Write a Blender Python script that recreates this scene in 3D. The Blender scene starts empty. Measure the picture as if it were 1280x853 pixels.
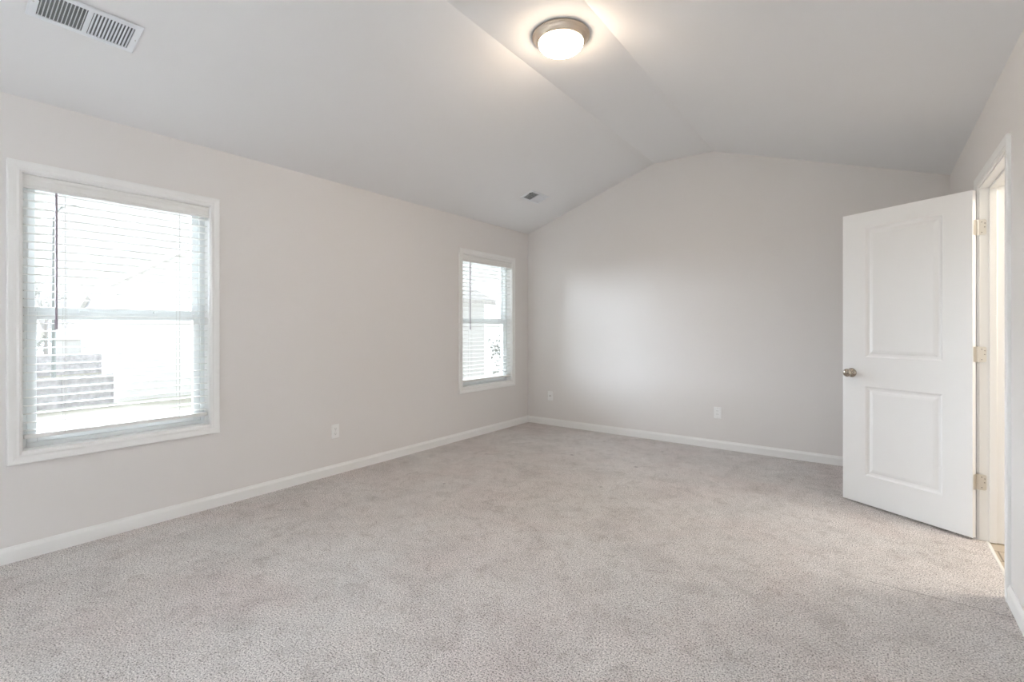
import bpy, bmesh, math, random
from mathutils import Vector, Matrix, noise
random.seed(7)
C = bpy.context.scene.collection
S = bpy.context.scene
R = math.radians

# ------------------------------------------------------------------ camera, world, lights, exposure
XL, XR, YB, YR = -3.627, 0.492, 5.221, -1.35      # left, right, back and rear wall faces
EAVE, FLAT = 2.455, 3.04
cd = bpy.data.cameras.new('camera'); cam = bpy.data.objects.new('camera', cd); C.objects.link(cam)
cam.location = (0, 0, 1.23); cam.rotation_euler = (R(90), 0, R(36.673))
cd.sensor_width = 36; cd.lens = 607/1280*36; cd.shift_y = -16.5/1280; cd.clip_start = .02; cd.clip_end = 400
S.camera = cam
S.view_settings.view_transform = 'Standard'; S.view_settings.look = 'None'
S.view_settings.gamma = 1; S.view_settings.use_curve_mapping = False
S.view_settings.exposure = 2.2
S.cycles.max_bounces = 10; S.cycles.diffuse_bounces = 6; S.cycles.transparent_max_bounces = 24
S.cycles.caustics_reflective = False; S.cycles.caustics_refractive = False
S.cycles.sample_clamp_indirect = 6

SKY = .265
w = bpy.data.worlds.new('world'); S.world = w; w.use_nodes = True
bg = w.node_tree.nodes['Background']; bg.inputs[0].default_value = (.93, .97, 1, 1); bg.inputs[1].default_value = SKY

def area(name, loc, rot, sx, sy, power, col):
    l = bpy.data.lights.new(name, 'AREA'); l.shape = 'RECTANGLE'; l.size = sx; l.size_y = sy
    l.energy = power; l.color = col
    o = bpy.data.objects.new(name, l); C.objects.link(o); o.location = loc; o.rotation_euler = rot
    return o
# fill lights added in two made-up openings of the wall behind the camera
area('rear_fill_light', (-2.35, YR-.10, 1.32), (R(90), 0, R(180)), 1.7, 1.5, 900, (.80, .905, 1))
area('rear_fill_light', (-.35, YR-.10, 1.32), (R(90), 0, R(180)), 1.1, 1.5, 230, (.77, .89, 1))
# bright hazy part of the sky on the window side
sl = bpy.data.lights.new('hazy_sun', 'SUN'); sl.energy = 6.2; sl.angle = R(60); sl.color = (.80, .90, 1)
so = bpy.data.objects.new('hazy_sun', sl); C.objects.link(so)
so.rotation_euler = Vector((1, .12, -math.tan(R(13)))).to_track_quat('-Z', 'Y').to_euler()
# vanity light of the bathroom beyond the door
area('bathroom_light', (1.5, 3.7, 2.36), (0, 0, 0), .9, .5, 8, (1, .92, .80))

# ------------------------------------------------------------------ materials
def mat(name, col, rough=.5, metal=0, bump=0, bscale=200, emit=None, estr=0, spec=.5, var=0, vscale=3):
    m = bpy.data.materials.new(name); m.use_nodes = True
    nt = m.node_tree; b = nt.nodes['Principled BSDF']
    b.inputs['Base Color'].default_value = (*col, 1); b.inputs['Roughness'].default_value = rough
    b.inputs['Metallic'].default_value = metal; b.inputs['Specular IOR Level'].default_value = spec
    if emit: b.inputs['Emission Color'].default_value = (*emit, 1); b.inputs['Emission Strength'].default_value = estr
    tc = nt.nodes.new('ShaderNodeTexCoord')
    if bump:
        n = nt.nodes.new('ShaderNodeTexNoise'); n.inputs['Scale'].default_value = bscale; n.inputs['Detail'].default_value = 3
        nt.links.new(tc.outputs['Object'], n.inputs['Vector'])
        bp = nt.nodes.new('ShaderNodeBump'); bp.inputs['Strength'].default_value = bump; bp.inputs['Distance'].default_value = .002
        nt.links.new(n.outputs[0], bp.inputs['Height']); nt.links.new(bp.outputs[0], b.inputs['Normal'])
    if var:
        n = nt.nodes.new('ShaderNodeTexNoise'); n.inputs['Scale'].default_value = vscale; n.inputs['Detail'].default_value = 4
        nt.links.new(tc.outputs['Object'], n.inputs['Vector'])
        r = nt.nodes.new('ShaderNodeValToRGB')
        r.color_ramp.elements[0].position = .3; r.color_ramp.elements[1].position = .7
        r.color_ramp.elements[0].color = (*[c*(1-var) for c in col], 1); r.color_ramp.elements[1].color = (*[min(1, c*(1+var)) for c in col], 1)
        nt.links.new(n.outputs[0], r.inputs[0]); nt.links.new(r.outputs[0], b.inputs['Base Color'])
    return m

M = dict(
    wall=mat('wall_paint', (.768, .746, .730), .55, bump=.06, bscale=260, spec=.45),
    ceil=mat('ceiling_paint', (.81, .808, .812), .9, bump=.12, bscale=180, spec=.2),
    trim=mat('trim_paint', (.86, .86, .85), .35),
    door=mat('door_paint', (.84, .85, .855), .38),
    vinyl=mat('window_vinyl', (.80, .82, .82), .35),
    slat=mat('blind_slat', (.82, .82, .80), .45),
    cord=mat('ladder_cord', (.62, .61, .59), .8),
    wand=mat('tilt_wand', (.36, .31, .36), .3),
    knob=mat('polished_nickel', (.42, .38, .33), .12, 1),
    nickel=mat('brushed_nickel', (.66, .56, .46), .28, 1, bump=.05, bscale=500),
    hinge=mat('satin_nickel', (.70, .67, .62), .38, 1),
    screw=mat('screw_head', (.30, .28, .26), .4, .8),
    plate=mat('cover_plate', (.88, .88, .875), .35),
    slot=mat('dark_slot', (.05, .05, .05), .7),
    vent=mat('register_enamel', (.78, .80, .83), .35),
    duct_shade=mat('duct_shade_paint', (.15, .155, .16), .8),
    strip=mat('transition_strip', (.74, .73, .70), .4),
    fence=mat('fence_board', (.60, .58, .60), .8, var=.2, vscale=3),
    siding=mat('white_siding', (.90, .90, .89), .6),
    grey_siding=mat('grey_siding', (.40, .40, .43), .6),
    roof=mat('shingle', (.70, .68, .66), .9, var=.1, vscale=6),
    shutter=mat('shutter_paint', (.17, .17, .18), .6),
    pole=mat('galvanised_pole', (.26, .28, .27), .5),
    bark=mat('bark', (.45, .43, .41), .9),
    leaf=mat('winter_foliage', (.38, .39, .36), .8),
    brick=mat('far_brick', (.46, .40, .39), .8),
    pane_dark=mat('far_pane', (.12, .13, .14), .2),
)
# opal glass of the ceiling lamp, lit from inside
M['opal'] = mat('opal_glass', (.9, .88, .84), .25, emit=(1, .80, .59), estr=15)

def glass():
    m = bpy.data.materials.new('clear_pane'); m.use_nodes = True; nt = m.node_tree; nt.nodes.clear()
    o = nt.nodes.new('ShaderNodeOutputMaterial'); mx = nt.nodes.new('ShaderNodeMixShader')
    t = nt.nodes.new('ShaderNodeBsdfTransparent'); g = nt.nodes.new('ShaderNodeBsdfGlossy'); g.inputs['Roughness'].default_value = .02
    f = nt.nodes.new('ShaderNodeMath'); f.operation = 'MULTIPLY_ADD'; f.inputs[1].default_value = .85; f.inputs[2].default_value = .05
    lw = nt.nodes.new('ShaderNodeLayerWeight'); pw = nt.nodes.new('ShaderNodeMath'); pw.operation = 'POWER'; pw.inputs[1].default_value = 5
    nt.links.new(lw.outputs['Facing'], pw.inputs[0]); nt.links.new(pw.outputs[0], f.inputs[0])
    t.inputs[0].default_value = (.98, .985, .985, 1)
    nt.links.new(f.outputs[0], mx.inputs[0]); nt.links.new(t.outputs[0], mx.inputs[1]); nt.links.new(g.outputs[0], mx.inputs[2])
    nt.links.new(mx.outputs[0], o.inputs[0]); return m
M['glass'] = glass()

def lawn():
    m = mat('dormant_lawn', (.60, .58, .50), .95, var=.12, vscale=.8); return m
M['lawn'] = lawn()

def carpet():
    m = bpy.data.materials.new('cut_pile_carpet'); m.use_nodes = True; nt = m.node_tree
    b = nt.nodes['Principled BSDF']; b.inputs['Roughness'].default_value = 1; b.inputs['Specular IOR Level'].default_value = .1
    N, L = nt.nodes.new, nt.links.new
    tc = N('ShaderNodeTexCoord')
    def nz(scale, detail=2, rough=.5, dist=0, vec=None):
        n = N('ShaderNodeTexNoise'); n.inputs['Scale'].default_value = scale; n.inputs['Detail'].default_value = detail
        n.inputs['Roughness'].default_value = rough; n.inputs['Distortion'].default_value = dist
        L(vec or tc.outputs['Object'], n.inputs['Vector']); return n.outputs[0]
    def ramp(src, stops):
        r = N('ShaderNodeValToRGB'); e = r.color_ramp.elements
        while len(e) < len(stops): e.new(.5)
        for k, (p, c) in enumerate(stops): e[k].position = p; e[k].color = (*c, 1) if len(c) == 3 else c
        L(src, r.inputs[0]); return r.outputs[0]
    def mul(a, bb, fac=1):
        x = N('ShaderNodeMix'); x.data_type = 'RGBA'; x.blend_type = 'MULTIPLY'; x.inputs[0].default_value = fac
        L(a, x.inputs[6]); L(bb, x.inputs[7]); return x.outputs[2]
    # yarn colours: pale greige with taupe flecks
    base = ramp(nz(1.1, 3, .6, .4), [(.35, (.735, .675, .655)), (.5, (.75, .71, .69)), (.66, (.755, .73, .715))])
    # nap lying in different directions: foot and vacuum marks
    nap = ramp(nz(3.6, 5, .62, .8), [(.34, (.90,)*3), (.47, (.98,)*3), (.6, (1.03,)*3)])
    nap2 = ramp(nz(13, 3, .6, 1.0), [(.33, (.87, .855, .85)), (.44, (.985, .98, .98)), (.6, (1.03,)*3)])
    tuft = ramp(nz(150, 3, .65), [(.35, (.24,)*3), (.45, (.76,)*3), (.56, (1.06,)*3), (.7, (1.22,)*3)])
    fine = ramp(nz(330, 2, .6), [(.34, (.55,)*3), (.5, (1.0,)*3), (.66, (1.15,)*3)])
    col = mul(mul(mul(mul(base, nap), nap2), tuft), fine)
    # dents left by furniture feet, and a seam in the pile
    spots = [(-2.339, 4.113, .022), (-1.684, 4.096, .022), (-1.68, 4.754, .018), (-2.341, 4.812, .018), (-1.69, 3.419, .014), (-2.717, 2.751, .014)]
    for x, y, r in spots:
        d = N('ShaderNodeVectorMath'); d.operation = 'DISTANCE'; d.inputs[1].default_value = (x, y, 0); L(tc.outputs['Object'], d.inputs[0])
        mr = N('ShaderNodeMapRange'); mr.inputs[1].default_value = r*.35; mr.inputs[2].default_value = r*1.2
        mr.inputs[3].default_value = .52; mr.inputs[4].default_value = 1; L(d.outputs['Value'], mr.inputs[0])
        col = mul(col, mr.outputs[0])
    sx = N('ShaderNodeSeparateXYZ'); L(tc.outputs['Object'], sx.inputs[0])
    wob = nz(30, 2)
    ly = N('ShaderNodeMath'); ly.operation = 'MULTIPLY_ADD'; ly.inputs[1].default_value = .02; L(wob, ly.inputs[0]); L(sx.outputs[1], ly.inputs[2])
    d1 = N('ShaderNodeMath'); d1.operation = 'SUBTRACT'; d1.inputs[1].default_value = 2.935; L(ly.outputs[0], d1.inputs[0])
    d2 = N('ShaderNodeMath'); d2.operation = 'ABSOLUTE'; L(d1.outputs[0], d2.inputs[0])
    ms = N('ShaderNodeMapRange'); ms.inputs[1].default_value = .001; ms.inputs[2].default_value = .006; ms.inputs[3].default_value = .62; ms.inputs[4].default_value = 1
    L(d2.outputs[0], ms.inputs[0])
    gx = N('ShaderNodeMapRange'); gx.inputs[1].default_value = -.12; gx.inputs[2].default_value = .02; L(sx.outputs[0], gx.inputs[0])
    cx = N('ShaderNodeMix'); cx.data_type = 'RGBA'; cx.inputs[6].default_value = (1, 1, 1, 1); L(gx.outputs[0], cx.inputs[0]); L(ms.outputs[0], cx.inputs[7])
    col = mul(col, cx.outputs[2])
    L(col, b.inputs['Base Color'])
    h1 = N('ShaderNodeMath'); h1.operation = 'MULTIPLY_ADD'; h1.inputs[1].default_value = .5
    L(nz(330, 2), h1.inputs[0]); L(nz(140, 3, .6), h1.inputs[2])
    bp = N('ShaderNodeBump'); bp.inputs['Strength'].default_value = .8; bp.inputs['Distance'].default_value = .006
    L(h1.outputs[0], bp.inputs['Height']); L(bp.outputs[0], b.inputs['Normal'])
    return m
M['carpet'] = carpet()

def plank():
    m = bpy.data.materials.new('vinyl_plank'); m.use_nodes = True; nt = m.node_tree; b = nt.nodes['Principled BSDF']
    b.inputs['Roughness'].default_value = .4
    tc = nt.nodes.new('ShaderNodeTexCoord'); br = nt.nodes.new('ShaderNodeTexBrick')
    br.inputs['Scale'].default_value = 1; br.inputs['Brick Width'].default_value = 1.1; br.inputs['Row Height'].default_value = .15
    br.inputs['Mortar Size'].default_value = .004
    br.inputs['Color1'].default_value = (.44, .37, .29, 1); br.inputs['Color2'].default_value = (.50, .43, .35, 1); br.inputs['Mortar'].default_value = (.2, .16, .12, 1)
    nt.links.new(tc.outputs['Object'], br.inputs['Vector']); nt.links.new(br.outputs[0], b.inputs['Base Color']); return m
M['plank'] = plank()

# ------------------------------------------------------------------ helpers
def add_box(bm, x0, x1, y0, y1, z0, z1, mtx=None):
    v = [bm.verts.new(Vector(p)) for p in [(x0,y0,z0),(x1,y0,z0),(x1,y1,z0),(x0,y1,z0),(x0,y0,z1),(x1,y0,z1),(x1,y1,z1),(x0,y1,z1)]]
    for f in [(3,2,1,0),(4,5,6,7),(0,1,5,4),(1,2,6,5),(2,3,7,6),(3,0,4,7)]: bm.faces.new([v[i] for i in f])
    if mtx: bmesh.ops.transform(bm, matrix=mtx, verts=v)
    return v
def link(name, bm, m, parent=None, smooth=False, bevel=0, seg=2, loc=None):
    bmesh.ops.recalc_face_normals(bm, faces=bm.faces)
    me = bpy.data.meshes.new(name); bm.to_mesh(me); bm.free(); me.materials.append(M[m])
    if smooth:
        for p in me.polygons: p.use_smooth = True
    o = bpy.data.objects.new(name, me); C.objects.link(o)
    if parent: o.parent = parent
    if loc: o.location = loc
    if bevel:
        b = o.modifiers.new('bevel', 'BEVEL'); b.width = bevel; b.segments = seg; b.limit_method = 'ANGLE'; b.angle_limit = R(35)
    if smooth:
        pass
    return o
def boxes(name, lst, m, parent=None, bevel=0, **k):
    bm = bmesh.new()
    for b in lst: add_box(bm, *b)
    return link(name, bm, m, parent, bevel=bevel, **k)
def prism(name, pts, axis, a, b, m, parent=None, bevel=0):
    """polygon extruded along an axis: pts are the two remaining coordinates in order"""
    def P(p, t):
        return {'x': (t, p[0], p[1]), 'y': (p[0], t, p[1]), 'z': (p[0], p[1], t)}[axis]
    bm = bmesh.new(); A = [bm.verts.new(P(p, a)) for p in pts]; B = [bm.verts.new(P(p, b)) for p in pts]
    bm.faces.new(A); bm.faces.new(B[::-1]); n = len(pts)
    for i in range(n): bm.faces.new([A[i], B[i], B[(i+1) % n], A[(i+1) % n]])
    return link(name, bm, m, parent, bevel=bevel)
def lathe(bm, prof, n=48, mtx=None):
    """prof: (radius, z) turned around z"""
    rings = []; vs = []
    for r, z in prof:
        if r < 1e-6: v = [bm.verts.new((0, 0, z))]
        else: v = [bm.verts.new((r*math.cos(2*math.pi*i/n), r*math.sin(2*math.pi*i/n), z)) for i in range(n)]
        rings.append(v); vs += v
    for a, b in zip(rings, rings[1:]):
        for i in range(n):
            j = (i+1) % n
            if len(a) == 1: bm.faces.new([a[0], b[i], b[j]])
            elif len(b) == 1: bm.faces.new([a[i], b[0], a[j]])
            else: bm.faces.new([a[i], b[i], b[j], a[j]])
    if mtx: bmesh.ops.transform(bm, matrix=mtx, verts=vs)
def tube(bm, p, q, r, n=10, r2=None):
    p, q = Vector(p), Vector(q); d = q-p
    mt = Matrix.Translation(p) @ d.to_track_quat('Z', 'Y').to_matrix().to_4x4()
    lathe(bm, [(0, 0), (r, 0), (r2 if r2 is not None else r, d.length), (0, d.length)], n, mt)
def tag(o, label, cat, group=None, kind=None):
    o['label'] = label; o['category'] = cat
    if group: o['group'] = group
    if kind: o['kind'] = kind
    return o
def empty(name, loc=(0, 0, 0), rz=0, parent=None):
    o = bpy.data.objects.new(name, None); C.objects.link(o); o.location = loc; o.rotation_euler = (0, 0, rz); o.empty_display_size = .1
    if parent: o.parent = parent
    return o
def struct(o, label, cat): return tag(o, label, cat, kind='structure')
def copy_tree(o, parent=None):
    c = o.copy(); C.objects.link(c)
    if parent: c.parent = parent
    for ch in list(o.children): copy_tree(ch, c)
    return c

def wall_mesh(name, axis, a, b, u0, u1, z0, z1, holes, m, gable=None):
    """wall slab between planes a,b of axis, spanning u and z, with rectangular holes and reveals"""
    us = sorted({u0, u1, *[h[0] for h in holes], *[h[1] for h in holes]}); zs = sorted({z0, z1, *[h[2] for h in holes], *[h[3] for h in holes]})
    def P(t, u, z): return (t, u, z) if axis == 'x' else (u, t, z)
    bm = bmesh.new(); cache = {}
    def V(t, u, z):
        k = (t, round(u, 5), round(z, 5))
        if k not in cache: cache[k] = bm.verts.new(P(t, u, z))
        return cache[k]
    def solid(i, j):
        if i < 0 or j < 0 or i >= len(us)-1 or j >= len(zs)-1: return False
        cu, cz = (us[i]+us[i+1])/2, (zs[j]+zs[j+1])/2
        return not any(h[0] < cu < h[1] and h[2] < cz < h[3] for h in holes)
    for i in range(len(us)-1):
        for j in range(len(zs)-1):
            if not solid(i, j): continue
            u, uu, z, zz = us[i], us[i+1], zs[j], zs[j+1]
            for t in (a, b): bm.faces.new([V(t,u,z), V(t,uu,z), V(t,uu,zz), V(t,u,zz)])
            if not solid(i-1, j): bm.faces.new([V(a,u,z), V(b,u,z), V(b,u,zz), V(a,u,zz)])
            if not solid(i+1, j): bm.faces.new([V(a,uu,z), V(b,uu,z), V(b,uu,zz), V(a,uu,zz)])
            if not solid(i, j-1): bm.faces.new([V(a,u,z), V(b,u,z), V(b,uu,z), V(a,uu,z)])
            if not solid(i, j+1) and not (gable and j == len(zs)-2): bm.faces.new([V(a,u,zz), V(b,u,zz), V(b,uu,zz), V(a,uu,zz)])
    if gable:
        row = [V(t, u, z1) for t in (a,) for u in us]
        for t in (a, b):
            bm.faces.new([V(t, u, z1) for u in us] + [V(t, u, z) for u, z in gable])
        pts = [(u1, z1)] + gable + [(u0, z1)]
        for p, q in zip(pts, pts[1:]): bm.faces.new([V(a,*p), V(b,*p), V(b,*q), V(a,*q)])
    return link(name, bm, m)

# ------------------------------------------------------------------ room shell
W1 = (.512, 1.426, .564, 2.060)            # clear openings of the two windows in the left wall: y0,y1,z0,z1
W2 = (3.953, 4.867, .564, 2.050)
DY0, DY1, DZ = 3.129, 3.875, 2.036         # doorway in the right wall
CLb, CRb = -1.934, -1.320                  # ceiling creases at the back wall, and at the rear wall
CLr, CRr = -1.862, -1.232
struct(boxes('floor', [(XL, .52, YR, YB, -.10, 0)], 'carpet'), 'pale greige cut pile carpet covering the bedroom floor', 'floor')
struct(wall_mesh('wall_left', 'x', XL, XL-.16, YR-.16, YB+.12, -.1, EAVE+.02, [W1, W2], 'wall'), 'long light greige wall with the two windows', 'wall')
struct(wall_mesh('wall_back', 'y', YB, YB+.12, XL, XR+.12, -.1, EAVE, [], 'wall', gable=[(XR, EAVE), (CRb, FLAT), (CLb, FLAT)]), 'gable-shaped end wall with an open door in front of its right part', 'wall')
struct(wall_mesh('wall_right', 'x', XR, XR+.12, YR-.16, YB, -.1, EAVE+.02, [(DY0-.02, DY1+.02, -.005, DZ+.02)], 'wall'), 'narrowly seen light wall holding the doorway', 'wall')
RW = [(-3.2, -1.5, .564, 2.06), (-.9, .2, .564, 2.06)]  # unseen openings, added to let the fill lights into the room
struct(wall_mesh('wall_rear', 'y', YR, YR-.14, XL, XR, -.1, EAVE, RW, 'wall', gable=[(CRr, FLAT), (CLr, FLAT)]), 'light wall behind the camera with two openings added for fill light', 'wall')
def ceiling():
    bm = bmesh.new(); T = .12
    def row(y, cl, cr): return [(XL-.0, y, EAVE), (cl, y, FLAT), (cr, y, FLAT), (XR, y, EAVE)]
    a = [bm.verts.new(p) for p in row(YR-.14, CLr, CRr)]; b = [bm.verts.new(p) for p in row(YB+.1, CLb, CRb)]
    c = [bm.verts.new((v.co.x+(-.2 if i == 0 else .2 if i == 3 else 0), v.co.y, v.co.z+T)) for i, v in enumerate(a)]
    d = [bm.verts.new((v.co.x+(-.2 if i == 0 else .2 if i == 3 else 0), v.co.y, v.co.z+T)) for i, v in enumerate(b)]
    for i in range(3):
        bm.faces.new([a[i], a[i+1], b[i+1], b[i]]); bm.faces.new([c[i], d[i], d[i+1], c[i+1]])
        bm.faces.new([a[i], c[i], c[i+1], a[i+1]]); bm.faces.new([b[i], b[i+1], d[i+1], d[i]])
    bm.faces.new([a[0], b[0], d[0], c[0]]); bm.faces.new([a[3], c[3], d[3], b[3]])
    return link('ceiling', bm, 'ceil')
struct(ceiling(), 'matte white vaulted ceiling with a flat strip along the top', 'ceiling')

# baseboards: profile with an eased top
def baseboard(name, p, q, nrm, label):
    prof = [(0, 0), (.013, 0), (.013, .060), (.0105, .068), (.007, .074), (.005, .083), (0, .083)]
    p, q, n = Vector(p), Vector(q), Vector(nrm)
    bm = bmesh.new()
    A = [bm.verts.new(p+n*a+Vector((0, 0, b))) for a, b in prof]; B = [bm.verts.new(q+n*a+Vector((0, 0, b))) for a, b in prof]
    bm.faces.new(A); bm.faces.new(B[::-1])
    for i in range(len(prof)): j = (i+1) % len(prof); bm.faces.new([A[i], A[j], B[j], B[i]])
    return struct(link(name, bm, 'trim'), label, 'baseboard')
baseboard('baseboard_left', (XL, YR, 0), (XL, YB, 0), (1, 0, 0), 'white baseboard running under the two windows')
baseboard('baseboard_back', (XL+.013, YB, 0), (XR-.013, YB, 0), (0, -1, 0), 'white baseboard along the gable end wall')
baseboard('baseboard_right_far', (XR, DY1+.066, 0), (XR, YB, 0), (-1, 0, 0), 'white baseboard hidden behind the open door')
baseboard('baseboard_right_near', (XR, YR, 0), (XR, DY0-.063, 0), (-1, 0, 0), 'short white baseboard at the right edge, before the doorway')
baseboard('baseboard_rear', (XL+.013, YR, 0), (XR-.013, YR, 0), (0, 1, 0), 'white baseboard of the wall behind the camera')

# ------------------------------------------------------------------ mitred casings
CAS = [(0, 0), (0, .010), (.010, .014), (.020, .012), (.034, .0155), (.050, .0175), (.055, .016), (.057, .010), (.057, 0)]  # (distance outward, thickness)
def frame_casing(name, plane, sgn, y0, y1, z0, z1, m, parent=None, bottom=True):
    """picture-frame moulding on plane x=plane, projecting sgn along x, around the opening"""
    bm = bmesh.new()
    loops = []
    corners = [(y0, z0, -1, -1), (y0, z1, -1, 1), (y1, z1, 1, 1), (y1, z0, 1, -1)]
    for (y, z, a, b) in corners:
        L = []
        for d, t in CAS:
            zz = z+b*d if (bottom or b > 0) else z
            L.append(bm.verts.new((plane+sgn*t, y+a*d, zz)))
        loops.append(L)
    pairs = [(0, 1), (1, 2), (2, 3)] + ([(3, 0)] if bottom else [])
    for i, j in pairs:
        for k in range(len(CAS)-1): bm.faces.new([loops[i][k], loops[j][k], loops[j][k+1], loops[i][k+1]])
        bm.faces.new([loops[i][-1], loops[j][-1], loops[j][0], loops[i][0]])
    if not bottom:
        for i in (0, 3): bm.faces.new(loops[i])
    return link(name, bm, m, parent)

# ------------------------------------------------------------------ windows
def window(name, W, label):
    y0, y1, z0, z1 = W
    root = empty(name, (XL-.08, (y0+y1)/2, z0)); struct(root, label, 'window')
    ox, oy, oz = root.location
    def loc(lst): return [(a-ox, b-ox, c-oy, d-oy, e-oz, f-oz) for a, b, c, d, e, f in lst]
    cs = frame_casing('window_casing', XL-ox, 1, y0-oy, y1-oy, z0-oz, z1-oz, 'trim', root)
    # liner boards of the reveal
    boxes('jamb_liner', loc([(XL-.075, XL+.001, y0-.004, y0+.006, z0, z1), (XL-.075, XL+.001, y1-.006, y1+.004, z0, z1),
                             (XL-.075, XL+.001, y0, y1, z1-.006, z1+.004)]), 'trim', root)
    boxes('window_sill', loc([(XL-.075, XL+.003, y0, y1, z0-.004, z0+.010)]), 'trim', root, bevel=.002)
    f = .030; xa, xb = XL-.155, XL-.075
    boxes('window_frame', loc([(xa, xb, y0, y0+f, z0, z1), (xa, xb, y1-f, y1, z0, z1), (xa, xb, y0+f, y1-f, z0, z0+.035), (xa, xb, y0+f, y1-f, z1-f, z1),
                               (xb-.012, xb, y0+f, y0+f+.008, z0+.7, z1-f), (xb-.012, xb, y1-f-.008, y1-f, z0+.7, z1-f)]), 'vinyl', root, bevel=.002)
    zm = z0+.745
    def sash(nm, x0, x1, za, zb, st, bot, top, ya, yb):
        s = boxes(nm, loc([(x0, x1, ya, ya+st, za, zb), (x0, x1, yb-st, yb, za, zb), (x0, x1, ya+st, yb-st, za, za+bot), (x0, x1, ya+st, yb-st, zb-top, zb)]), 'vinyl', root, bevel=.003)
        boxes('pane', loc([((x0+x1)/2-.002, (x0+x1)/2+.002, ya+st-.003, yb-st+.003, za+bot-.003, zb-top+.003)]), 'glass', s)
        return s
    sash('upper_sash', XL-.145, XL-.118, zm-.012, z1-f, .040, .046, .034, y0+f, y1-f)
    lo = sash('lower_sash', XL-.112, XL-.083, z0+.036, zm+.012, .040, .046, .044, y0+f+.002, y1-f-.002)
    for t in (.3, .7):
        yy = y0+(y1-y0)*t-oy
        boxes('sash_lock', [(XL-.110-ox, XL-.086-ox, yy-.022, yy+.022, zm+.012-oz, zm+.024-oz)], 'vinyl', lo, bevel=.003)
    return root
window('window_1', W1, 'large near double-hung window at the left edge of the photo')
window('window_2', W2, 'smaller-looking far double-hung window near the room corner')

# ------------------------------------------------------------------ blinds
def blind(W, wand_y, wand_bot, label):
    y0, y1, z0, z1 = W; g = .012
    ya, yb = y0+g, y1-g; xc = XL-.040
    root = empty('window_blind', (xc, (y0+y1)/2, z0+.012)); tag(root, label, 'blind', None)
    oy, oz = root.location.y, root.location.z
    L, H = (yb-ya)/2, z1-.008-oz
    # valance with a routed profile, in front of a headrail
    prof = [(.030, H-.075), (.036, H-.073), (.036, H-.060), (.032, H-.054), (.032, H-.026), (.036, H-.018), (.038, H-.006), (.036, H), (.028, H), (.028, H-.075)]
    prism('valance', prof, 'y', -L-.006, L+.006, 'slat', root)
    boxes('headrail', [(-.026, .026, -L, L, H-.045, H-.004)], 'slat', root, bevel=.002)
    pitch = .0445; top = H-.075-.012
    zs = []; z = top
    while z > .085: zs.append(z); z -= pitch
    for k, z in enumerate(zs):
        # slats hang open, very slightly crowned
        bm = bmesh.new(); w2 = .025; t = .0017; n = 4; ring = []
        dz = random.uniform(-.0012, .0012)
        for i in range(n+1):
            u = -w2+2*w2*i/n; c = .0015*(1-(u/w2)**2); ring.append((u, z+c+t+dz))
        for i in range(n, -1, -1):
            u = -w2+2*w2*i/n; c = .0015*(1-(u/w2)**2); ring.append((u, z+c-t+dz))
        A = [bm.verts.new((u, -L, q)) for u, q in ring]; B = [bm.verts.new((u, L, q)) for u, q in ring]
        bm.faces.new(A); bm.faces.new(B[::-1])
        for i in range(len(ring)): j = (i+1) % len(ring); bm.faces.new([A[i], A[j], B[j], B[i]])
        link('slat', bm, 'slat', root)
    zb = zs[-1]-.030
    boxes('bottom_rail', [(-.026, .026, -L, L, zb-.012, zb+.010)], 'slat', root, bevel=.004)
    for s in (-L+.165, L-.165):
        bm = bmesh.new()
        for x in (-.027, .027): tube(bm, (x, s, zb), (x, s, H-.045), .0011, 6)
        for z in zs: tube(bm, (-.027, s, z-.002), (.027, s, z-.002), .0006, 4)
        tube(bm, (0, s+.012, zb), (0, s+.012, H-.045), .0009, 6)
        link('ladder_cord', bm, 'cord', root)
    bm = bmesh.new(); wy = wand_y-oy
    tube(bm, (.040, wy, wand_bot-oz), (.040, wy, H-.079), .0058, 6); tube(bm, (.040, wy, wand_bot-oz-.004), (.040, wy, wand_bot-oz+.05), .0068, 8)
    tube(bm, (.040, wy, H-.079), (.020, wy, H-.066), .0015, 6)
    link('tilt_wand', bm, 'wand', root)
    return root
blind(W1, .649, 1.225, 'white open slat blind in the large near window')
blind(W2, 4.087, 1.215, 'white open slat blind in the far window by the room corner')

# ------------------------------------------------------------------ doorway: jamb, stop, casing, transition
tr = struct(frame_casing('trim_1', XR, -1, DY0-.006, DY1+.006, 0, DZ+.008, 'trim', bottom=False), 'white casing around the doorway, bedroom side', 'door casing')
struct(frame_casing('trim_2', XR+.12, 1, DY0-.006, DY1+.006, 0, DZ+.008, 'trim', bottom=False), 'white casing around the doorway, bathroom side', 'door casing')
jb = struct(boxes('trim_3', [(XR-.001, XR+.121, DY1, DY1+.018, 0, DZ+.018), (XR-.001, XR+.121, DY0-.018, DY0, 0, DZ+.018), (XR-.001, XR+.121, DY0, DY1, DZ, DZ+.018)], 'trim', bevel=.001),
            'white door jamb lining the doorway', 'door jamb')
st = boxes('door_stop', [(XR+.040, XR+.072, DY1-.011, DY1, 0, DZ-.0), (XR+.040, XR+.072, DY0, DY0+.011, 0, DZ), (XR+.040, XR+.072, DY0+.011, DY1-.011, DZ-.011, DZ)], 'trim', jb, bevel=.002)
bm = bmesh.new(); add_box(bm, XR+.004, XR+.006, DY0+.0, DY0+.0015, .885, .945)
sp = boxes('strike_plate', [(XR+.004, XR+.032, DY0-.0005, DY0+.0015, .885, .945)], 'hinge', jb); bm.free()
sp['label'] = 'small metal strike plate'
struct(prism('trim_4', [(.518, -.006), (.518, .002), (.522, .004), (.530, .004), (.535, -.001), (.535, -.006)], 'y', DY0, DY1, 'strip'), 'thin pale strip where the carpet ends in the doorway', 'threshold')

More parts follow.
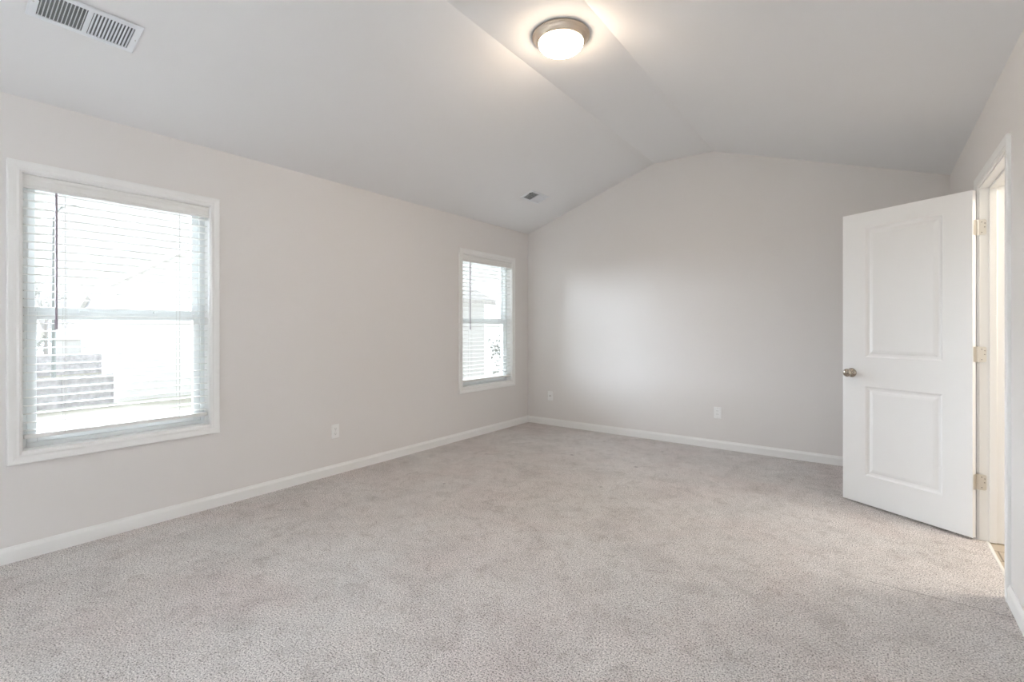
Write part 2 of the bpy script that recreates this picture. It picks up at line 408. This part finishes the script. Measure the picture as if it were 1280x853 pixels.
# ------------------------------------------------------------------ door: two raised panels each side
DW, DH, DT = .738, 2.028, .035
PIV = Vector((.4835, 3.877, 0)); SW = R(-120.5)
def panel_face(bm, side, X, u, z, recess, keep):
    """one face of the slab at local x=X (side=+1/-1 outward), with moulded panels; u spans 0..-DW along y"""
    us = [0, .146, .586, DW]; zs = [0, .200, .812, 1.014, 1.905, DH-.014]
    V = {}
    def v(a, b, d=0):
        k = (round(a, 4), round(b, 4), round(d, 4))
        if k not in V: V[k] = bm.verts.new((X-side*d, -a, b+.014))
        return V[k]
    for i in range(3):
        for j in range(5):
            if i == 1 and j in (1, 3):
                a0, a1, b0, b1 = us[1], us[2], zs[j], zs[j+1]
                rings = [(0, 0), (.004, .0035), (.010, .0085), (.017, .0100), (.024, .0100), (.036, .0055), (.048, .0030), (.052, .0030)]
                prev = None
                for ins, d in rings:
                    cur = [v(a0+ins, b0+ins, d), v(a1-ins, b0+ins, d), v(a1-ins, b1-ins, d), v(a0+ins, b1-ins, d)]
                    if prev:
                        for k in range(4): bm.faces.new([prev[k], prev[(k+1) % 4], cur[(k+1) % 4], cur[k]])
                    prev = cur
                bm.faces.new(prev)
            else:
                bm.faces.new([v(us[i], zs[j]), v(us[i+1], zs[j]), v(us[i+1], zs[j+1]), v(us[i], zs[j+1])])
    return V, us, zs
door = empty('door_1', (PIV.x, PIV.y, 0), SW); struct(door, 'white two-panel door standing open into the room', 'door')
X0, OFF = .0085, .003      # slab offset from the hinge pin
bm = bmesh.new()
Va, us, zs = panel_face(bm, 1, X0+DT, 0, 0, 0, 0); Vb, _, _ = panel_face(bm, -1, X0, 0, 0, 0, 0)
def e(V, a, b): return V[(round(a, 4), round(b, 4), 0)]
edge = [(0, z) for z in zs] + [(u, zs[-1]) for u in us[1:]] + [(DW, z) for z in zs[-2::-1]] + [(u, 0) for u in us[-2:0:-1]]
for i in range(len(edge)):
    p, q = edge[i], edge[(i+1) % len(edge)]
    bm.faces.new([e(Va, *p), e(Va, *q), e(Vb, *q), e(Vb, *p)])
bmesh.ops.translate(bm, verts=bm.verts, vec=(0, -OFF, 0))
slab = link('door_slab', bm, 'door', door, bevel=.0015)
# knob set on both faces
for s, X in ((1, X0+DT), (-1, X0)):
    bm = bmesh.new()
    mt = Matrix.Translation((X, -.676-OFF, .914)) @ Matrix.Rotation(R(90*s), 4, 'Y')
    lathe(bm, [(0, 0), (.032, 0), (.032, .004), (.029, .009), (.018, .012), (.0125, .016), (.0115, .026), (.014, .032), (.022, .036), (.0275, .043), (.0285, .050), (.026, .058), (.019, .064), (.009, .067), (0, .0675)], 32, mt)
    k = link('door_knob', bm, 'knob', door, smooth=True); k['label'] = 'round satin nickel knob'
b = boxes('latch_plate', [(X0+.005, X0+DT-.005, -DW-OFF-.0012, -DW-OFF+.001, .885, .943)], 'hinge', door)
# hinges: barrel and one leaf swing with the door, the other leaf stays screwed to the jamb
def leaf(bm, r=.009, w=.034, hh=.089, t=.0022):
    pts = [(0, -hh/2), (w-r, -hh/2)]
    pts += [(w-r+r*math.sin(a), -hh/2+r-r*math.cos(a)) for a in [R(t_) for t_ in (22, 45, 68, 90)]]
    pts += [(w-r+r*math.cos(a), hh/2-r+r*math.sin(a)) for a in [R(t_) for t_ in (0, 22, 45, 68, 90)]]
    pts += [(0, hh/2)]
    A = [bm.verts.new((p[0], 0, p[1])) for p in pts]; B = [bm.verts.new((p[0], -t, p[1])) for p in pts]
    bm.faces.new(A); bm.faces.new(B[::-1])
    for i in range(len(pts)): j = (i+1) % len(pts); bm.faces.new([A[i], A[j], B[j], B[i]])
    return A+B
for hz in (1.812, 1.076, .336):
    bm = bmesh.new()
    for k in range(5):
        lathe(bm, [(0, 0), (.0062, 0), (.0062, .0172), (0, .0172)], 14, Matrix.Translation((0, 0, hz-.0445+k*.0179)))
    lathe(bm, [(0, 0), (.0045, 0), (.0052, .003), (0, .006)], 12, Matrix.Translation((0, 0, hz+.0447)))
    vs = leaf(bm); bmesh.ops.transform(bm, matrix=Matrix.Translation((.003, -OFF+.0022, hz)), verts=vs)
    h = link('hinge', bm, 'hinge', door); h['label'] = 'satin nickel hinge barrel and leaf'
    bm = bmesh.new(); vs = leaf(bm)
    bmesh.ops.transform(bm, matrix=Matrix.Translation((PIV.x+.004, DY1, hz)), verts=vs)
    hl = link('hinge_leaf', bm, 'hinge', jb); hl['label'] = 'satin nickel hinge leaf on the jamb'
    bm = bmesh.new()
    for dx, dz in ((.014, .03), (.026, 0), (.014, -.03), (.027, .022)):
        lathe(bm, [(0, 0), (.0032, 0), (.0032, .0008), (0, .001)], 10, Matrix.Translation((PIV.x+.004+dx, DY1-.0022, hz+dz)) @ Matrix.Rotation(R(90), 4, 'X'))
    link('screw_heads', bm, 'screw', hl)

# ------------------------------------------------------------------ bathroom beyond the doorway
BX1, BY0, BY1 = 2.4, 2.4, 4.7
struct(boxes('floor_bathroom', [(.52, BX1, BY0, BY1, -.10, -.004)], 'plank'), 'beige plank floor seen through the doorway', 'floor')
struct(wall_mesh('wall_bathroom_far', 'y', BY1, BY1+.1, XR+.12, BX1, -.1, EAVE, [], 'trim'), 'bathroom wall beyond the doorway', 'wall')
struct(wall_mesh('wall_bathroom_near', 'y', BY0-.1, BY0, XR+.12, BX1, -.1, EAVE, [], 'trim'), 'bathroom wall on the near side', 'wall')
struct(wall_mesh('wall_bathroom_right', 'x', BX1, BX1+.1, BY0-.1, BY1+.1, -.1, EAVE, [], 'trim'), 'bathroom wall facing the doorway', 'wall')
struct(boxes('ceiling_bathroom', [(XR+.12, BX1+.1, BY0-.1, BY1+.1, EAVE, EAVE+.08)], 'ceil'), 'flat ceiling of the bathroom', 'ceiling')

# ------------------------------------------------------------------ flush-mount ceiling light
LT = empty('ceiling_light', (-1.553, 2.592, FLAT)); tag(LT, 'round brushed nickel flush ceiling light glowing on the flat ceiling strip', 'ceiling light')
bm = bmesh.new()
lathe(bm, [(.168, 0), (.175, -.002), (.1765, -.010), (.173, -.015), (.165, -.017), (.164, -.026), (.159, -.031), (.154, -.038), (.148, -.046), (.139, -.050), (.134, -.046), (.134, -.004), (.168, 0)], 72)
link('metal_pan', bm, 'nickel', LT, smooth=True)
bm = bmesh.new()
n = 10; prof = [(.1365, -.044), (.1365, -.052)] + [(.1365*math.cos(R(90*i/n)), -.052-.056*math.sin(R(90*i/n))) for i in range(1, n+1)]
lathe(bm, prof, 64)
link('glass_shade', bm, 'opal', LT, smooth=True)['label'] = 'glowing white glass dome'

# ------------------------------------------------------------------ ceiling registers on the left slope
def register(x, y, Lh, Wh, n, rz, label):
    """register on the slope, long side 2*Lh along the room, 2*Wh up the slope; louvres run up the slope"""
    cl = CLb+(YB+.1-y)/(YB+.24-YR)*(CLr-CLb); K = (FLAT-EAVE)/(cl-XL)
    z = EAVE+(x-XL)*K-.0015
    root = empty('ceiling_vent', (x, y, z)); root.rotation_euler = (0, -math.atan(K), rz); tag(root, label, 'vent')
    bm = bmesh.new(); bz = -.006; fr = .024 if Lh > .16 else .022
    a, b = Wh, Lh; c, d = Wh-fr, Lh-fr*1.3
    def ring(p, q, z): return [bm.verts.new(v) for v in ((-p, -q, z), (p, -q, z), (p, q, z), (-p, q, z))]
    rs = [ring(a, b, .0), ring(a, b, -.0025), ring(a-.006, b-.006, bz), ring(c, d, bz), ring(c, d, .0)]
    for r1, r2 in zip(rs, rs[1:]+rs[:1]):
        for k in range(4): bm.faces.new([r1[k], r1[(k+1) % 4], r2[(k+1) % 4], r2[k]])
    add_box(bm, -c, c, -.009, .009, bz, -.001)
    link('frame', bm, 'vent', root)
    boxes('duct_shade', [(-c, c, -d, d, -.0012, -.0002)], 'duct_shade', root)['label'] = 'dark plate painted as the shaded hollow behind the louvres'  # flat plate, its dark colour standing for the shade behind the louvres
    for s in (-1, 1):
        bm = bmesh.new()
        span = d-.009; p = span/n
        for k in range(n):
            yy = s*(.009+p*(k+.5))
            mt = Matrix.Translation((0, yy, -.0040)) @ Matrix.Rotation(R(-48*s), 4, 'X')
            add_box(bm, -c, c, -p*.28, p*.28, -.0005, .0005, mt)
        link('louver_bank', bm, 'vent', root)
    for s in (-1, 1):
        bm = bmesh.new(); lathe(bm, [(.0035, 0), (.0035, -.001), (0, -.002)], 12, Matrix.Translation((0, s*(b-.014), bz)))
        link('screw', bm, 'cord', root)
    boxes('damper_lever', [(c*.3, c*.7, -d-.004, -d+.001, bz-.006, bz)], 'slot', root)
    return root
register(-2.968, .640, .198, .095, 12, 0, 'large white two-bank ceiling register at the upper left, near the camera')
register(-2.993, 4.440, .172, .085, 12, 0, 'small white ceiling register near the far room corner')

# ------------------------------------------------------------------ wall plates
def plate(loc, rz, kind, label, cat):
    """local: plate in the xz plane, facing -y"""
    root = empty('wall_outlet' if kind == 'duplex' else 'cable_plate' if kind == 'coax' else 'wall_outlet', loc, rz); tag(root, label, cat)
    bm = bmesh.new(); add_box(bm, -.036, .036, -.0055, 0, -.058, .058)
    link('cover_plate', bm, 'plate', root, bevel=.003)
    if kind == 'duplex':
        for s in (-1, 1):
            bm = bmesh.new(); pts = []
            for i in range(24):
                a = 2*math.pi*i/24; pts.append((.0172*math.cos(a), max(-.0125, min(.0125, .0172*math.sin(a)))+s*.0195))
            A = [bm.verts.new((p[0], -.0050, p[1])) for p in pts]; B = [bm.verts.new((p[0], -.0075, p[1])) for p in pts]
            bm.faces.new(A); bm.faces.new(B[::-1])
            for i in range(24): j = (i+1) % 24; bm.faces.new([A[i], A[j], B[j], B[i]])
            f = link('receptacle', bm, 'plate', root)
            bm = bmesh.new(); z = s*.0195
            add_box(bm, -.0075, -.0055, -.0079, -.0074, z-.002, z+.007); add_box(bm, .0055, .0075, -.0079, -.0074, z-.001, z+.006)
            lathe(bm, [(0, 0), (.0026, 0), (.0026, .0005), (0, .0005)], 10, Matrix.Translation((0, -.0074, z-.0075)) @ Matrix.Rotation(R(90), 4, 'X'))
            link('slots', bm, 'slot', f)
        sc = [(0)]
    elif kind == 'decora':
        b = boxes('insert', [(-.0165, .0165, -.0075, -.005, -.0335, .0335)], 'plate', root, bevel=.001)
        for s in (-1, 1):
            z = s*.0175
            boxes('slots', [(-.0075, -.0055, -.0079, -.0074, z-.002, z+.007), (.0055, .0075, -.0079, -.0074, z-.001, z+.006)], 'slot', b)
        sc = [-.048, .048]
    else:
        bm = bmesh.new(); lathe(bm, [(0, 0), (.0075, 0), (.0075, .003), (.0048, .003), (.0048, .012), (.0035, .012), (.0035, .008), (0, .008)], 16, Matrix.Translation((0, -.005, 0)) @ Matrix.Rotation(R(90), 4, 'X'))
        link('coax_connector', bm, 'screw', root); sc = [-.042, .042]
    for z in sc:
        bm = bmesh.new(); lathe(bm, [(0, 0), (.003, 0), (.0025, .001), (0, .0012)], 10, Matrix.Translation((0, -.0055, z)) @ Matrix.Rotation(R(90), 4, 'X'))
        link('plate_screw', bm, 'cord', root)
    return root
plate((XL, 2.384, .362), R(90), 'duplex', 'white duplex outlet low on the window wall between the two windows', 'outlet')
plate((-3.282, YB, .369), 0, 'coax', 'small white cable plate low on the end wall by the corner', 'cable plate')
plate((-1.275, YB, .364), 0, 'decora', 'white outlet low on the middle of the gable end wall', 'outlet')

# ------------------------------------------------------------------ outdoors (upper-floor view, lawn 4.7 m below the eye)
G = -3.5
tag(boxes('lawn', [(-160, XL-.3, -60, 120, G-.2, G)], 'lawn'), 'pale dormant lawn outside the windows', 'lawn', kind='structure')
def fence(p, q, h, label):
    p, q = Vector((p[0], p[1], 0)), Vector((q[0], q[1], 0)); d = q-p; n = int(d.length/.15); ang = math.atan2(d.y, d.x)
    root = empty('wooden_fence', (p.x, p.y, G), ang); tag(root, label, 'fence')
    bm = bmesh.new()
    for i in range(n):
        x = i*.15; hh = h+random.uniform(-.02, .02)
        A = [(x+.004, 0), (x+.146, 0), (x+.146, hh-.04), (x+.12, hh), (x+.03, hh), (x+.004, hh-.04)]
        vs = [bm.verts.new((a, -.01, b)) for a, b in A]; ws = [bm.verts.new((a, .01, b)) for a, b in A]
        bm.faces.new(vs); bm.faces.new(ws[::-1])
        for k in range(6): j = (k+1) % 6; bm.faces.new([vs[k], vs[j], ws[j], ws[k]])
    link('fence_boards', bm, 'fence', root)
    for z in (.3, h*.5, h-.3): boxes('fence_rail', [(0, d.length, .01, .05, z, z+.09)], 'fence', root)
    for k in range(int(d.length/2.4)+1): boxes('fence_post', [(k*2.4, k*2.4+.09, .01, .10, 0, h-.03)], 'fence', root)
    return root
fence((-38.6, 9.6), (-37.5, -4.5), 1.85, 'nearer grey board fence seen through the lower near window')
fence((-66, 17.5), (-62, -10), 2.0, 'farther grey board fence beyond the nearer one')

def house(x0, x1, y0, y1, eave, ridge, axis, wallm, label, roofm='roof', wins=(), wingroof=True):
    root = empty('house', ((x0+x1)/2, (y0+y1)/2, G)); tag(root, label, 'house')
    ox, oy = root.location.x, root.location.y
    ov = .45
    if axis == 'x':   # ridge along x, gable faces +x
        ym = (y0+y1)/2-oy
        prism('wall', [(y0-oy, 0), (y1-oy, 0), (y1-oy, eave), (ym, ridge), (y0-oy, eave)], 'x', x0-ox, x1-ox, wallm, root)
        k = (ridge-eave)/((y1-y0)/2); o = ov
        prism('roof', [(y0-oy-o, eave-k*o+.02), (ym, ridge+.02), (y1-oy+o, eave-k*o+.02), (y1-oy+o, eave-k*o+.22), (ym, ridge+.24), (y0-oy-o, eave-k*o+.22)], 'x', x0-ox-o, x1-ox+o, roofm, root)
    else:
        xm = (x0+x1)/2-ox
        prism('wall', [(x0-ox, 0), (x1-ox, 0), (x1-ox, eave), (xm, ridge), (x0-ox, eave)], 'y', y0-oy, y1-oy, wallm, root)
        k = (ridge-eave)/((x1-x0)/2); o = ov
        prism('roof', [(x0-ox-o, eave-k*o+.02), (xm, ridge+.02), (x1-ox+o, eave-k*o+.02), (x1-ox+o, eave-k*o+.22), (xm, ridge+.24), (x0-ox-o, eave-k*o+.22)], 'y', y0-oy-o, y1-oy+o, roofm, root)
    for (face, u, z, ww, hh, shut) in wins:
        def bx(a, b, c, d, t):
            if face == 'x': return (x1-ox, x1-ox+t, a-oy, b-oy, c, d)
            return (a-ox, b-ox, y0-oy-t, y0-oy, c, d)
        f = boxes('window', [bx(u-ww/2-.07, u+ww/2+.07, z-.07, z+hh+.07, .03)], 'siding', root)
        boxes('pane', [bx(u-ww/2, u+ww/2, z, z+hh/2-.03, .05), bx(u-ww/2, u+ww/2, z+hh/2+.03, z+hh, .05)], 'pane_dark', f)
        if shut:
            for s in (-1, 1):
                c = u+s*(ww/2+.25); boxes('shutter', [bx(c-.17, c+.17, z-.05, z+hh+.05, .06)], 'shutter', root)
    return root
house(-42.0, -38.8, 9.8, 23.4, 7.45, 11.9, 'x', 'siding', 'tall white gabled house filling the right of the near window view')
house(-80, -70, 16.6, 30.0, 6.6, 8.6, 'y', 'grey_siding', 'grey house beyond both fences, showing just beside the white gabled house')
house(-104, -92, 2, 14, 2.9, 4.6, 'y', 'brick', 'far low brick house above the far fence, left in the near window view')
house(-106, -95, 17, 31, 2.9, 4.4, 'y', 'siding', 'far low white house above the far fence, right of the brick house')
house(-27, -17, 11.2, 20.3, 6.2, 8.6, 'y', 'siding', 'white house with grey eave seen in the left of the far window')
house(-26.5, -16.2, 26.5, 36, 5.6, 8.4, 'x', 'siding', 'white house with dark shutters seen in the right of the far window', wins=(('y', -19.6, 3.4, .8, 1.3, True), ('x', 30, 3.4, .9, 1.4, False)))

# street light
sl = empty('street_light', (-42.9, 7.55, G)); tag(sl, 'slim grey street light pole seen through the near window', 'street light')
bm = bmesh.new(); tube(bm, (0, 0, 0), (0, 0, 11.9), .13, 12, .07); link('pole', bm, 'pole', sl)
bm = bmesh.new()
pts = [(0, 0, 11.8), (.05, .12, 12.3), (.15, .35, 12.65), (.3, .7, 12.8)]
for p, q in zip(pts, pts[1:]): tube(bm, p, q, .05, 8)
link('arm', bm, 'pole', sl)
bm = bmesh.new(); lathe(bm, [(0, .05), (.12, .03), (.17, -.02), (.10, -.07), (0, -.08)], 14, Matrix.Translation((.38, .9, 12.8)) @ Matrix.Diagonal((1.6, 1.6, 1, 1))); link('lamp_head', bm, 'pole', sl)

def tree(x, y, h, r, seed, label, dens=240, ls=.16):
    rnd = random.Random(seed); root = empty('tree', (x, y, G)); tag(root, label, 'tree')
    bm = bmesh.new(); tube(bm, (0, 0, 0), (.05, .05, h*.6), .14*h/6, 8, .06*h/6)
    tips = []
    for i in range(16):
        a = rnd.uniform(0, 6.28); z0 = h*rnd.uniform(.3, .58); rr = r*rnd.uniform(.5, .95); z1 = h*rnd.uniform(.55, .97)
        q = (rr*math.cos(a), rr*math.sin(a), z1); tube(bm, (.02, .02, z0), q, .035, 5, .012); tips.append(q)
    link('trunk', bm, 'bark', root)
    bm = bmesh.new()
    for i in range(dens):
        q = rnd.choice(tips); c = Vector(q)+Vector([rnd.gauss(0, r*.2) for _ in range(3)])
        m = Matrix.Translation(c) @ Matrix.Rotation(rnd.uniform(0, 6), 4, (rnd.random(), rnd.random(), rnd.random()+.1))
        s = ls*rnd.uniform(.6, 1.3)
        v = [bm.verts.new(m @ Vector(p)) for p in ((-s, 0, 0), (0, -s*.5, .02), (s, 0, 0), (0, s*.5, -.02))]; bm.faces.new(v)
    link('foliage', bm, 'leaf', root)
tree(-88.5, 14.8, 11.2, 2.0, 3, 'bare round tree above the far houses in the near window', 200, .2)
tree(-72, 10.5, 3.5, 1.7, 5, 'low shrubby tree behind the farther fence', 260, .2)
tree(-14.6, 19.6, 4.1, .95, 9, 'grey leafy tree low in the right of the far window', 420, .10)
tree(-16.2, 23.6, 2.9, .9, 12, 'low shrubby tree at the bottom right of the far window', 340, .10)
